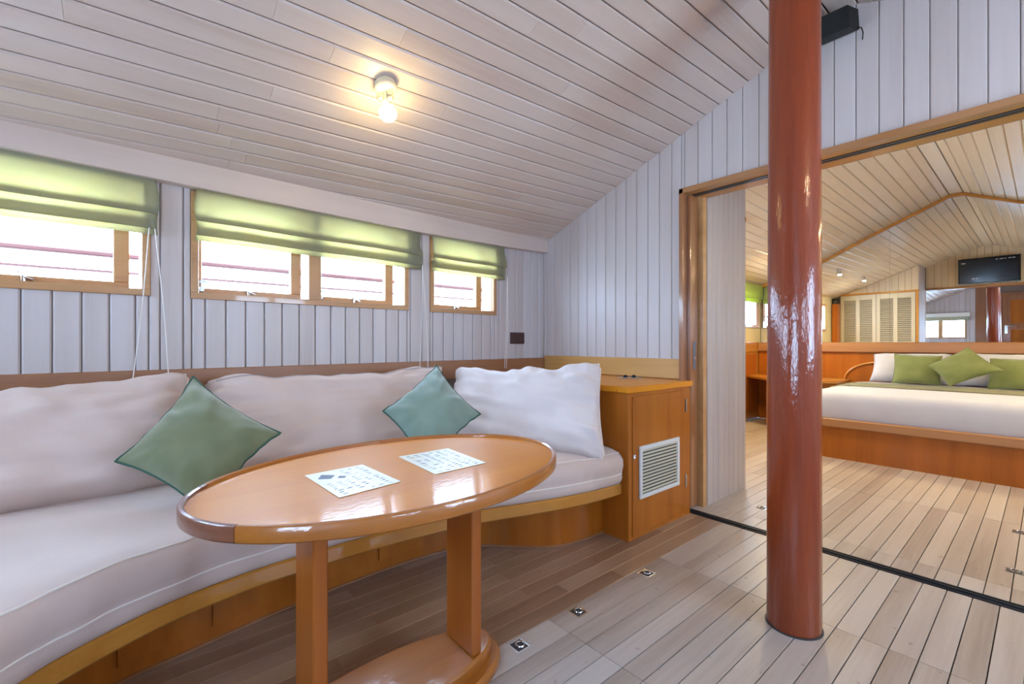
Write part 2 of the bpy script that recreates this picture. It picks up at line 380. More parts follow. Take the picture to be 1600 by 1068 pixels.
def window_port(idx, x0, x1, sashes, mull, label):
    """casing, reveal, mullion, sashes with panes and latches, in the wall frame"""
    wn = bpy.data.objects.new('window_%d' % idx, None); C.objects.link(wn); wn.matrix_basis = MW.copy(); structure(wn); wn['label'] = label
    def o(n, bm, mat='frame', p=None): return obj(n, bm, mat, p or wn, False, False)
    cw = .030
    bm = B(); box(bm, (x0, -.012, ZS), (x1, .012, ZS+cw), .002); box(bm, (x0, -.012, ZT-cw), (x1, .012, ZT), .002)
    box(bm, (x0, -.012, ZS+cw), (x0+cw, .012, ZT-cw), .002); box(bm, (x1-cw, -.012, ZS+cw), (x1, .012, ZT-cw), .002)
    o('casing', bm)
    bm = B(); t = .012; i0, i1, z0, z1 = x0+cw, x1-cw, ZS+cw, ZT-cw
    box(bm, (i0, .012, z0-t), (i1, .12, z0+.001)); box(bm, (i0, .012, z1), (i1, .12, z1+t))
    box(bm, (i0-t, .012, z0-t), (i0+.001, .12, z1+t)); box(bm, (i1-.001, .012, z0-t), (i1+t, .12, z1+t))
    o('reveal', bm)
    for a in mull:
        bm = B(); box(bm, (a-.034, -.006, z0), (a+.034, .12, z1), .002); o('mullion', bm)
    for s0, s1 in sashes:
        bm = B(); y0, y1, f = .062, .098, .042
        box(bm, (s0, y0, z0+.002), (s1, y1, z0+.030), .003); box(bm, (s0, y0, z1-f), (s1, y1, z1-.002), .003)
        box(bm, (s0, y0, z0+.03), (s0+.012, y1, z1-f), .002); box(bm, (s1-.055, y0, z0+.03), (s1, y1, z1-f), .003)
        sa = o('sash', bm)
        bm = B(); box(bm, (s0+.012, .078, z0+.03), (s1-.055, .084, z1-f)); o('pane', bm, 'glass', sa)
        cx = (s0+s1-.05)/2
        bm = B(); lathe(bm, [(.009, 0), (.009, .02), (.004, .024)], (cx, .056, z0+.006), 12)
        tube(bm, [(cx-.02, .058, z0+.045), (cx, .052, z0+.022), (cx+.028, .045, z0+.012)], .005, 6); o('latch', bm, 'chrome', sa)
        bm = B(); box(bm, (s0+.002, .048, z0+.01), (s0+.020, .062, z0+.035), .002); box(bm, (s0+.002, .048, z0+.05), (s0+.035, .062, z0+.066), .002)
        o('stay', bm, 'steel', sa)
window_port(1, -1.30, .083, [(-1.25, -.64), (-.585, .015)], [-.61], 'leftmost wooden window of the planked wall, cut by the picture edge')
window_port(2, .233, 1.398, [(.275, .755), (.85, 1.325)], [.808], 'wide double window with two sashes in the planked wall')
window_port(3, 1.564, 2.156, [(1.60, 2.07)], [], 'small single wooden window nearest the far corner')

def blind(x0, x1, label, cord_x, seed, bunch):
    bl = thing('roman_blind', label, 'blind', MW @ Vector(((x0+x1)/2, 0, 1.53)), math.atan(.0554), 'green roman blinds over the saloon windows')
    inv = bl.matrix_basis.inverted() @ MW
    def cloth(prof, name, wr):
        bm = B(); nx = int((x1-x0)/.012); rings = []
        for i in range(nx+1):
            x = x0+(x1-x0)*i/nx; e = min(x-x0, x1-x)
            r = []
            for y, z, wv in prof:
                k = noise.noise(Vector((x*9+seed, z*14, seed)))*.010*wv
                k += bunch*wv*.010*math.exp(-(x1-x)/.07)*math.sin((x1-x)*150+z*30)
                k += wv*.006*math.exp(-(x-x0)/.10)*math.sin((x-x0)*60-z*40)
                xx = x + (.006*math.sin(z*30+seed) if e < .02 else 0)
                r.append(Vector((xx, min(y-.004+k, -.012), z+.0015*math.sin(x*9+seed))))
            rings.append(r)
        vs = ring_loft(bm, rings, False, False)
        bmesh.ops.solidify(bm, geom=bm.faces[:], thickness=.0012)
        bm.transform(inv)
        return obj(name, bm, 'blind', bl, 'all', False)
    cloth([(-.026, 1.79, 0), (-.028, 1.76, .3), (-.030, 1.72, .8), (-.034, 1.68, 1), (-.040, 1.65, 1), (-.046, 1.630, .6), (-.044, 1.624, .3), (-.034, 1.628, .1)], 'upper_fold', 1)
    cloth([(-.024, 1.65, .1), (-.030, 1.62, .6), (-.035, 1.60, 1), (-.040, 1.575, 1), (-.041, 1.562, .4), (-.036, 1.558, .2), (-.030, 1.562, .1)], 'lower_fold', 1)
    cloth([(-.022, 1.60, .1), (-.026, 1.57, .3), (-.030, 1.555, .3), (-.031, 1.532, .2)], 'hem', 1)
    for c0, c1 in cord_x:
        bm = B(); pts = []
        for i in range(9):
            t = i/8; pts.append(inv @ Vector((c0+(c1-c0)*t+.006*math.sin(t*3), -.046 if t < .8 else -.046, 1.56-.70*t)))
        tube(bm, pts, .0022, 6); obj('cord', bm, 'cord', bl, True, False)
blind(-1.28, .108, 'green roman blind half drawn over the leftmost window, cut by the picture edge', [(.075, .015), (.095, .145)], 1.3, .4)
blind(.246, 1.475, 'wide green roman blind over the double window, crumpled at its right end', [(1.475, 1.455), (1.477, 1.52)], 4.1, 1.0)
blind(1.566, 2.222, 'narrow green roman blind over the small window nearest the corner', [(2.235, 2.205), (2.238, 2.225)], 7.7, .5)

# ================================================================ PARTITION
def slab_poly(bm, x0, x1, pts):
    ring_loft(bm, [[Vector((x0, y, z)) for y, z in pts], [Vector((x1, y, z)) for y, z in pts]])
bm = B()
x0, x1 = XP+.012, XP+.03
def gable(yl, yh, zb, X):
    ys = sorted({yl, yh} | {v for v in (.595, .705) if yl < v < yh})
    return [(yl, zb), (yh, zb)] + [(y, ceil(X, y)+.014) for y in reversed(ys)]
slab_poly(bm, XP+.012, XP+.03, gable(YJ+.03, 2.78, 0, XP)); slab_poly(bm, XB-.03, XB-.012, gable(YJ+.03, 2.78, 0, XB))
slab_poly(bm, XP+.012, XP+.03, gable(YS, YJ2, 0, XP)); slab_poly(bm, XB-.03, XB-.012, gable(YS, YJ2, 0, XB))
slab_poly(bm, XP+.012, XP+.03, gable(YJ2, YJ+.03, ZH+.02, XP)); slab_poly(bm, XB-.03, XB-.012, gable(YJ2, YJ+.03, ZH+.02, XB))
part = structure(obj('wall_front', bm, 'white_back'))
def gable_boards(par, X, sgn, y_lo, y_hi, segf, off, pitch=.0885, mat='white_z'):
    P = lambda a, b, d: Vector((X+sgn*(.012-d), a, b))
    k = math.floor((y_lo-off)/pitch)
    while off+pitch*k < y_hi:
        a0 = max(off+pitch*k, y_lo); a1 = min(off+pitch*(k+1), y_hi); k += 1
        if a1-a0 < .006: continue
        bm = B()
        for s0, s1, z0, z1 in segf(a0, a1):
            top = (lambda a: ceil(X, a)+.012) if z1 is None else z1
            if s0 < .65 < s1 and z1 is None:
                board(bm, P, s0, s1, z0, ceil(X, .65)+.005, .012, .004, .0012)
            else: board(bm, P, s0, s1, z0, top, .012, .004, .0012)
        obj('plank', bm, mat, par)
def seg_saloon(a0, a1):
    if a0 >= 1.509: return [(a0, a1, .82, None)]
    if a1 <= 1.509: return [(a0, a1, 2.02, None)] if a1 > YJ2-.05 else [(a0, a1, 0, None)]
    return [(a0, 1.509, 2.02, None), (1.509, a1, .82, None)]
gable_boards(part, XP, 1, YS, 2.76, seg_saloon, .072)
bm = B(); part2 = part
def seg_bed(a0, a1):
    if a1 <= YJ2-.04: return [(a0, a1, 0, None)]
    return [(a0, a1, 2.03, None)]
gable_boards(part, XB, -1, YS, 1.43, seg_bed, .072, mat='cream_z')
# door frame (setting)
dr = bpy.data.objects.new('door_1', None); C.objects.link(dr); structure(dr); dr['label'] = 'wide doorway to the bedroom with teak casing and sliding track'
def dpart(n, lo, hi, mat, c=.002, p=dr):
    bm = B(); box(bm, lo, hi, c); return obj(n, bm, mat, p)
dpart('casing', (XP-.028, 1.483, 0), (XP+.014, 1.511, 2.022), 'brown_z')
dpart('casing', (XP-.028, YJ2-.056, 0), (XP+.014, YJ2-.028, 2.022), 'brown_z')
dpart('head_casing', (XP-.028, YJ2-.056, ZH), (XP+.014, 1.511, 2.0225), 'brown_y')
bm = B(); box(bm, (XP+.014, YJ2-.03, ZH), (2.728, 1.50, ZH+.03)); box(bm, (2.778, YJ2-.03, ZH), (XB+.015, 1.45, ZH+.03)); obj('soffit', bm, 'orange_y', dr)
bm = B()
for x in (2.729, 2.756): box(bm, (x, YJ2-.03, ZH-.004), (x+.020, 1.46, ZH+.024), .001)
box(bm, (2.729, YJ2-.03, ZH+.012), (2.777, 1.46, ZH+.03)); obj('top_track', bm, 'track', dr)
dpart('jamb', (2.815, 1.428, 0), (XB+.012, 1.475, ZH+.03), 'frame')
dpart('jamb', (XP+.0145, YJ2-.058, 0), (XB+.012, YJ2-.03, ZH+.03), 'brown_z')
dpart('head_casing', (XB+.0125, YJ2-.05, ZH), (XB+.028, 1.43, ZH+.035), 'brown_y')
dpart('jamb_lining', (XP+.0145, 1.4995, 0), (2.814, 1.508, ZH), 'brown_z')
leaf = dpart('sliding_leaf', (2.712, 1.458, .014), (2.800, 1.499, ZH-.005), 'brown_z', .003)
lk = dpart('lock_plate', (2.742, 1.4545, .885), (2.768, 1.4579, 1.062), 'lockplate', .001, leaf)
bm = B(); lathe(bm, [(.009, 0), (.009, .004), (.004, .005)], (0, 0, 0), 16, Matrix.Translation((2.755, 1.454, .955)) @ Matrix.Rotation(R(90), 4, 'X')); obj('keyhole', bm, 'chrome', leaf)
bm = B(); box(bm, (2.668, YJ2-.02, -.014), (2.732, YJ+.02, .004), .001)
for x in (2.684, 2.706): box(bm, (x, YJ2-.02, .004), (x+.008, YJ+.02, .011), .001)
structure(obj('trim_3', bm, 'track'))
# splash rail on the partition above the locker
bm = B(); box(bm, (XP-.018, 1.512, .822), (XP+.0005, 2.735, .95), .003); structure(obj('trim_4', bm, 'glare_y'))

# ================================================================ OTHER WALLS
def wall_with_holes(name, P, u0, u1, z0, ztop, holes, t, mat='white_z'):
    """wall in (u,z); P(u,z,d); holes (ua,ub,za,zb)"""
    bm = B()
    us = sorted({u0, u1}|{h[0] for h in holes}|{h[1] for h in holes}|({.595, .705} if u0 < .6 < u1 and callable(ztop) else set()))
    for a, b in zip(us, us[1:]):
        hs = sorted([(h[2], h[3]) for h in holes if h[0] <= a and h[1] >= b]); z = z0
        for za, zb in hs+[(None, None)]:
            ta = (ztop(a), ztop(b)) if callable(ztop) else (ztop, ztop)
            e = ta if za is None else (za, za)
            ring_loft(bm, [[P(a, z, d), P(b, z, d), P(b, e[1], d), P(a, e[0], d)] for d in (0, t)])
            z = zb
    return structure(obj(name, bm, mat))
# end wall behind the camera: window with valance to port, dark panelling and a door amidships
PE = lambda u, z, d: Vector((XE-.012-d, u, z))
wall_e = wall_with_holes('wall_back', PE, YS-.1, 2.75, 0, lambda y: ceil(XE, y)+.02, [(1.27, 2.28, 1.17, 1.66), (-1.25, -.1, .95, 1.76)], .08, 'white_back')
Pp = lambda a, b, d: Vector((XE-.012+d, a, b))
y = 1.12
while y < 2.66:
    a0, a1 = y, y+.0885; y = a1; bm = B(); top = lambda a: ceil(XE, a)+.01
    if a1 > 1.27 and a0 < 2.28:
        c0, c1 = max(a0, 1.27), min(a1, 2.28)
        if a0 < 1.27: board(bm, Pp, a0, 1.27, 0, top, .012, .004, .001)
        if a1 > 2.28: board(bm, Pp, 2.28, a1, 0, top, .012, .004, .001)
        if c1-c0 > .01:
            board(bm, Pp, c0, c1, 0, 1.17, .012, .004, .001); board(bm, Pp, c0, c1, 1.66, top, .012, .004, .001)
    else: board(bm, Pp, a0, a1, 0, top, .012, .004, .001)
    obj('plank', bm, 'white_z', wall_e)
for a0, a1 in ((-1.42, -1.25), (-.1, -.08), (.74, .93), (.93, 1.12)):
    bm = B(); board(bm, Pp, a0, a1, 0, lambda a: ceil(XE, a)+.01, .012, .003, .001); obj('plank', bm, 'brown_z', wall_e)
bm = B(); board(bm, Pp, -1.25, -.1, 0, .95, .012, .003, .001); board(bm, Pp, -1.25, -.1, 1.76, lambda a: ceil(XE, a)+.01, .012, .003, .001); obj('plank', bm, 'brown_z', wall_e)
wn = bpy.data.objects.new('window_4', None); C.objects.link(wn); structure(wn)
def wpart(n, boxes, mat, p):
    bm = B()
    for lo, hi in boxes: box(bm, lo, hi, .002)
    return obj(n, bm, mat, p)
wpart('frame', [((-1.59, 1.27, 1.17), (-1.49, 2.28, 1.20)), ((-1.59, 1.27, 1.63), (-1.49, 2.28, 1.66)), ((-1.59, 1.27, 1.2), (-1.49, 1.30, 1.63)), ((-1.59, 2.25, 1.2), (-1.49, 2.28, 1.63)), ((-1.59, 1.68, 1.2), (-1.49, 1.76, 1.63))], 'frame', wn)
wpart('pane', [((-1.55, 1.30, 1.2), (-1.545, 2.25, 1.63))], 'glass', wn)
wn = bpy.data.objects.new('window_5', None); C.objects.link(wn); structure(wn)
wpart('frame', [((-1.59, -1.25, .95), (-1.49, -.1, .98)), ((-1.59, -1.25, 1.73), (-1.49, -.1, 1.76)), ((-1.59, -1.25, .98), (-1.49, -1.22, 1.73)), ((-1.59, -.13, .98), (-1.49, -.1, 1.73)), ((-1.59, -.70, .98), (-1.49, -.65, 1.73))], 'frame', wn)
wpart('pane', [((-1.55, -1.22, .98), (-1.545, -.13, 1.73))], 'glass', wn)
v = thing('window_valance', 'white boxed valance over the end window, seen in the bedroom mirror', 'valance', (XE+.06, 1.75, 1.66))
wpart('board', [((XE+.001, 1.20, 1.69), (XE+.12, 2.36, 1.78))], 'white', v)
wpart('pelmet', [((XE+.001, 1.22, 1.60), (XE+.09, 2.34, 1.689))], 'blind', v)
d2 = bpy.data.objects.new('door_2', None); C.objects.link(d2); structure(d2)
Z0 = .36
wpart('leaf', [((XE-.011, -.02, Z0), (XE+.030, .68, 2.14))], 'brown_z', d2)
wpart('panel', [((XE+.0302, .08, 1.50), (XE+.040, .56, 2.03)), ((XE+.0302, .08, .5), (XE+.040, .56, 1.36))], 'orange_z', d2)
wpart('frame', [((XE-.011, -.08, 0), (XE+.045, -.021, 2.20)), ((XE-.011, .681, 0), (XE+.045, .74, 2.20)), ((XE-.011, -.02, 2.141), (XE+.045, .68, 2.2))], 'brown_z', d2)
bm = B(); box(bm, (XE+.0305, .60, 1.27), (XE+.038, .65, 1.46), .003); tube(bm, [(XE+.035, .625, 1.43), (XE+.075, .625, 1.43), (XE+.08, .61, 1.43), (XE+.075, .48, 1.435)], .011, 8); obj('handle', bm, 'chrome', d2, True)
st = thing('door_step', 'brown wooden step below the entrance door, seen only from the far room', 'step', (XE+.15, .33, 0))
wpart('tread', [((XE+.0455, -.06, .15), (XE+.40, .72, .18))], 'brown_y', st); wpart('riser', [((XE+.0455, -.02, 0), (XE+.37, .68, .1495))], 'brown_z', st)
# starboard wall with a row of unshaded windows (behind and right of the camera)
PSW = lambda u, z, d: Vector((u, YS-d, z))
sw = [(.35, 1.0, 1.25, 1.60), (1.5, 2.45, 1.0, 1.70)]
wall_r = wall_with_holes('wall_right', PSW, XE-.1, XP+.08, 0, 1.92, sw, .08)
bsw = [(3.6, 4.6, 1.15, 1.60)]
wall_r2 = wall_with_holes('wall_right', PSW, XP+.08, XM+.1, 0, 1.98, bsw, .08)
for i, h in enumerate(sw+bsw):
    wn = bpy.data.objects.new('window_%d' % (6+i), None); C.objects.link(wn); structure(wn); f = .035; a, b, c, d = h
    wpart('frame', [((a, YS-.09, c), (b, YS+.01, c+f)), ((a, YS-.09, d-f), (b, YS+.01, d)), ((a, YS-.09, c+f), (a+f, YS+.01, d-f)), ((b-f, YS-.09, c+f), (b, YS+.01, d-f)), (((a+b)/2-.03, YS-.09, c+f), ((a+b)/2+.03, YS+.01, d-f))], 'frame', wn)
    wpart('pane', [((a+f, YS-.05, c+f), (b-f, YS-.045, d-f))], 'glass', wn)
# bedroom port wall: cream above a wooden dado, window near the mirror
YB = 2.665
PBW = lambda u, z, d: Vector((u, YB+d, z))
wall_b = wall_with_holes('wall_left', PBW, XB-.01, XM+.1, 1.06, 2.02, [(4.0, 5.0, 1.30, 1.74), (5.75, 6.80, 1.30, 1.74)], .08, 'cream')
for i, (a, b) in enumerate(((4.0, 5.0), (5.75, 6.80))):
    wn = bpy.data.objects.new('window_%d' % (11+i), None); C.objects.link(wn); structure(wn); c, d, f = 1.27, 1.77, .035
    wpart('frame', [((a-.03, YB-.012, c), (b+.03, YB+.09, c+f)), ((a-.03, YB-.012, d-f), (b+.03, YB+.09, d)), ((a-.03, YB-.012, c+f), (a+.005, YB+.09, d-f)), ((b-.005-(.05 if b > 6 else 0), YB-.012, c+f), (b+.03, YB+.09, d-f)), (((a+b)/2-.03, YB-.005, c+f), ((a+b)/2+.03, YB+.09, d-f))], 'frame', wn)
    wpart('pane', [((a, YB+.05, c+f), (b, YB+.055, d-f))], 'glass', wn)
bb = thing('roman_blind', 'green roman blind in the far bedroom, seen between panelled door and mast', 'blind', (6.3, YB, 1.52))
for nm, y0, z0, z1 in (('upper_fold', .045, 1.67, 1.86), ('hem', .03, 1.615, 1.70)):
    bm = B(); box(bm, (5.7, YB-y0, z0), (6.88, YB-y0+.002, z1)); obj(nm, bm, 'backlit', bb)
bm = B(); box(bm, (XB+.6, YB-.012, .93), (XM-.08, YB+.09, 1.07), .004); box(bm, (XB, YB, 0), (XM+.1, YB+.09, 1.06)); structure(obj('trim_5', bm, 'orange_x'))
for a in (4.2, 5.2, 6.28):
    bm = B(); box(bm, (a, YB-.008, .12), (a+.9 if a < 6 else 6.76, YB-.0002, .9), .006); obj('panel', bm, 'orange_z', bpy.data.objects['trim_5'])
# far bedroom wall: solid wall behind the mirror
bm = B(); slab_poly(bm, XM+.012, XM+.08, gable(YS, YB+.08, 0, XM)); structure(obj('wall_back', bm, 'white_back'))

# ================================================================ MIRROR
mir = thing('wall_mirror', 'huge wall mirror above the bed reaching up to the sloping ceiling', 'mirror', (XM, .62, 1.07))
for ya, yb in ((YS+.01, .0), (.0015, 1.2155), (1.217, YB-.015)):
    bm = B()
    ys = sorted({ya, yb} | {v for v in (.595, .705, 1.45, 1.89) if ya < v < yb})
    pts = [(ya, 1.062), (yb, 1.062)] + [(y, ceil(XM, y)-.03) for y in reversed(ys)]
    slab_poly(bm, XM, XM+.008, pts); obj('mirror_panel', bm, 'mirror', mir)
bm = B()
ys = [YS+.01, -.59, -.15, .595, .705, 1.45, 1.89, YB-.01]
ring_loft(bm, [[Vector((XM-.022, y, ceil(XM, y)-.034)), Vector((XM+.008, y, ceil(XM, y)-.034)), Vector((XM+.008, y, ceil(XM, y)-.004)), Vector((XM-.022, y, ceil(XM, y)-.004))] for y in ys])
structure(obj('trim_6', bm, 'orange_y'))

# ================================================================ MAST
ms = thing('mast_post', 'dark red varnished round wooden mast rising from floor to ceiling', 'post', (1.902, .616, 0))
bm = B(); lx, ly = .10/2.4, .03/2.4
def mast_ring(z, r, n=64): return [Vector((1.902+lx*z+r*math.cos(2*math.pi*k/n), .616+ly*z+r*math.sin(2*math.pi*k/n), z)) for k in range(n)]
ring_loft(bm, [mast_ring(z, r) for z, r in ((.004, .088), (.01, .0895), (.8, .0893), (1.6, .0888), (2.72, .088))]); obj('shaft', bm, 'mast', ms, True)
bm = B(); ring_loft(bm, [mast_ring(z, r) for z, r in ((0, .094), (.0038, .094))]); obj('base_ring', bm, 'darkgrey', ms, True)

# ================================================================ LOCKER
lc = thing('corner_locker', 'orange wooden corner locker with louvred vent beside the doorway', 'cabinet', (2.33, 2.0, 0))
X0, Y0, X1 = 2.022, 1.433, 2.660
bm = B(); box(bm, (X0, Y0+.002, 0), (X1, 2.70, .784)); obj('body', bm, 'orange_z', lc)
bm = B(); box(bm, (X0-.012, Y0-.012, .785), (XP-.0185, 1.50, .8195), .004); box(bm, (X0-.012, 1.50, .785), (XP-.0005, 2.70, .8195), .004); obj('worktop', bm, 'top', lc)
bm = B(); box(bm, (X0+.030, Y0-.006, .022), (2.588, Y0+.0015, .765), .002)
door = obj('door', bm, 'orange_z', lc)
bm = B(); box(bm, (X0-.004, Y0-.004, 0), (X0+.026, Y0+.012, .784), .003); obj('corner_post', bm, 'orange_z', lc)
gx0, gx1, gz0, gz1 = 2.104, 2.506, .211, .495; yy = Y0-.006
bm = B(); f = .022
box(bm, (gx0, yy-.012, gz0), (gx1, yy-.0002, gz0+f), .002); box(bm, (gx0, yy-.012, gz1-f), (gx1, yy-.0002, gz1), .002)
box(bm, (gx0, yy-.012, gz0+f), (gx0+f, yy-.0002, gz1-f), .002); box(bm, (gx1-f, yy-.012, gz0+f), (gx1, yy-.0002, gz1-f), .002)
vent = obj('vent_grille', bm, 'grille_w', door)
for k in range(13):
    z = gz0+f+.006+k*(gz1-gz0-2*f)/13
    bm = B(); m = Matrix.Translation((0, yy-.006, z+.006)) @ Matrix.Rotation(R(28), 4, 'X')
    box(bm, (gx0+f, -.002, -.0072), (gx1-f, .002, .0062), .0008, m); obj('slat', bm, 'grille', vent if False else door)
bm = B(); box(bm, (gx0+f, yy-.0012, gz0+f), (gx1-f, yy-.0002, gz1-f)); obj('vent_backing', bm, 'darkgrey', door)
bm = B(); lathe(bm, [(.013, 0), (.013, .004), (.009, .006), (.007, .001)], (0, 0, 0), 20, Matrix.Translation((2.0625, yy, .446)) @ Matrix.Rotation(R(90), 4, 'X')); obj('lock', bm, 'chrome', door, True)
for z in (.674, .217):
    bm = B(); tube(bm, [(2.594, yy-.002, z-.04), (2.594, yy-.002, z+.04)], .006, 8); obj('hinge', bm, 'chrome', lc, True)
# things on the locker
kb = thing('knob_plate', 'small grey flush plate with two dark knobs on the locker top', 'plate', (2.55, 1.80, .8195))
bm = B(); m = Matrix.Translation((2.55, 1.80, .8197)) @ Matrix.Rotation(R(-40), 4, 'Z')
box(bm, (-.075, -.03, 0), (.075, .03, .004), .0015, m); obj('plate', bm, 'steel', kb)
for s in (-.028, .028):
    bm = B(); lathe(bm, [(.013, .0045), (.013, .012), (.010, .020), (.004, .021)], (s, 0, 0), 16, m); obj('knob', bm, 'dark', kb, True)
dish = thing('white_dish', 'flat white oval dish on the locker, half hidden by the corner cushion', 'dish', (2.40, 2.52, .8195))
bm = B(); lathe(bm, [(.07, 0), (.10, .003), (.135, .014), (.131, .016), (.098, .007), (.06, .005)], (2.40, 2.50, .8197), 32, None, 1, 1); obj('plate', bm, 'white', dish, True)

# ================================================================ SOFA
so = thing('corner_sofa', 'built-in curved sofa with orange wooden base and pinkish white seat cushion', 'sofa', (.6, 2.1, 0))
lip = catmull([(2.008, 1.475), (1.90, 1.478), (1.72, 1.500), (1.48, 1.560), (1.22, 1.640), (1.05, 1.672), (.80, 1.697), (.59, 1.703), (.33, 1.690), (.09, 1.632), (-.10, 1.530), (-.19, 1.452), (-.32, 1.32), (-.42, 1.17), (-.48, 1.00)], 6)
lip = [Vector((p[0], p[1])) for p in lip]
def normals(c):
    out = []
    for i in range(len(c)):
        d = (c[min(i+1, len(c)-1)]-c[max(i-1, 0)]).normalized(); out.append(Vector((-d.y, d.x)))
    return out      # points out into the room (towards -y for a curve running -x)
nl = normals(lip)
if nl[20].y > 0: nl = [-v for v in nl]
N = len(lip)
back = catmull([(2.008, 2.66), (1.7, 2.655), (1.2, 2.63), (.6, 2.60), (0, 2.57), (-.6, 2.54), (-1.1, 2.50), (-1.40, 2.30), (-1.45, 2.0), (-1.45, 1.6), (-1.45, 1.00)], 8)
L = [0]
for a, b in zip(back, back[1:]): L.append(L[-1]+(b-a).length)
def at(path, Ls, s):
    s *= Ls[-1]
    for i in range(len(path)-1):
        if s <= Ls[i+1]+1e-9: return path[i].lerp(path[i+1], (s-Ls[i])/max(Ls[i+1]-Ls[i], 1e-9))
    return path[-1]
LL = [0]
for a, b in zip(lip, lip[1:]): LL.append(LL[-1]+(b-a).length)
bk = [at(back, L, x/LL[-1]) for x in LL]
def P3(i, n, z, f=0):
    p = lip[i]+nl[i]*n
    if f: q = Vector((bk[i][0], bk[i][1])); p = p.lerp(q, f)
    return Vector((p.x, p.y, z))
bm = B()   # seat board with rounded nosing
ring_loft(bm, [[P3(i, 0, .245), P3(i, .006, .252), P3(i, .006, .297), P3(i, 0, .304), P3(i, -.05, .305), P3(i, 0, .305, .97), P3(i, 0, .245, .97)] for i in range(N)])
obj('seat_board', bm, 'orange_x', so, True)
kick = [(2.019, 1.60), (1.90, 1.60), (1.72, 1.63), (1.62, 1.69), (1.50, 1.80), (1.40, 1.90), (1.24, 1.965), (1.0, 1.985), (.69, 1.972), (.373, 1.930), (.15, 1.885), (-.023, 1.85), (-.25, 1.72), (-.50, 1.45), (-.60, 1.2), (-.63, 1.02)]
kc = [Vector((p[0], p[1])) for p in catmull(kick, 5)]; nk = normals(kc)
if nk[40].y > 0: nk = [-v for v in nk]
bm = B(); ring_loft(bm, [[Vector((*(p), 0)), Vector((*p, .2445)), Vector((*(p-n*.02), .2445)), Vector((*(p-n*.02), 0))] for p, n in zip(kc, nk)])
obj('base_panel', bm, 'orange_z', so, True)
def strip(i0, i1, z0, z1, t, name='locker_door', c=.004, mat='orange_z'):
    bm = B()
    ring_loft(bm, [[Vector((*(kc[i]+nk[i]*.0006), z0)), Vector((*(kc[i]+nk[i]*t), z0+c)), Vector((*(kc[i]+nk[i]*t), z1-c)), Vector((*(kc[i]+nk[i]*.0006), z1))] for i in range(i0, i1+1)])
    return obj(name, bm, mat, so, True)
for i0, i1 in ((33, 37), (38, 41), (43, 48), (50, 55)): strip(i0, i1, .055, .215, .010)
strip(0, len(kc)-1, 0.0, .012, .006, 'toe_moulding', .002, 'brown_x')
# end panel of the sofa (outside the picture on the left)
bm = B(); box(bm, (-1.46, .975, 0), (-.47, .995, .31), .004); obj('end_panel', bm, 'orange_x', so)
# seat cushion
prof = [(-.02, .306), (.004, .308), (.014, .322), (.019, .345), (.016, .362), (.022, .385), (.026, .41), (.022, .438), (.010, .458), (-.006, .470), (-.04, .482), (-.09, .488), (-.16, .490)]
fr = [.2, .32, .45, .6, .75, .88, .97]
def seat_ring(i, s):
    r = []; p = lip[i]
    for j, (n, z) in enumerate(prof):
        q = P3(i, n, z)
        if 3 <= j <= 10:
            wv = noise.noise(Vector((s*7, z*6, 3.1)))*.014 + noise.noise(Vector((s*26, z*10, 9)))*.004
            q += Vector((nl[i].x, nl[i].y, 0))*wv; q.z += noise.noise(Vector((s*6, 0, 8)))*.005*(j > 7)
        r.append(q)
    for f in fr:
        q = P3(i, -.16, .490, f*.985); q.z += noise.noise(Vector((q.x*5, q.y*5, 2)))*.010 + (.012 if f < .9 else 0); r.append(q)
    r.append(P3(i, -.16, .31, .98)); return r
bm = B(); rings = []
fine_i = []
for i in range(1, N): rings.append(seat_ring(i, LL[i]))
ring_loft(bm, rings); bmesh.ops.subdivide_edges(bm, edges=[e for e in bm.edges if e.calc_length() > .03], cuts=1, use_grid_fill=True, smooth=0)
obj('seat_cushion', bm, 'cloth', so, 'all')
for j, nm in ((9, 'upper_piping'), (4, 'lower_piping')):
    pts = [seat_ring(i, LL[i])[j] for i in range(1, N)]
    bm = B(); tube(bm, pts, .0035, 6); obj(nm, bm, 'pipe_w', so, True)

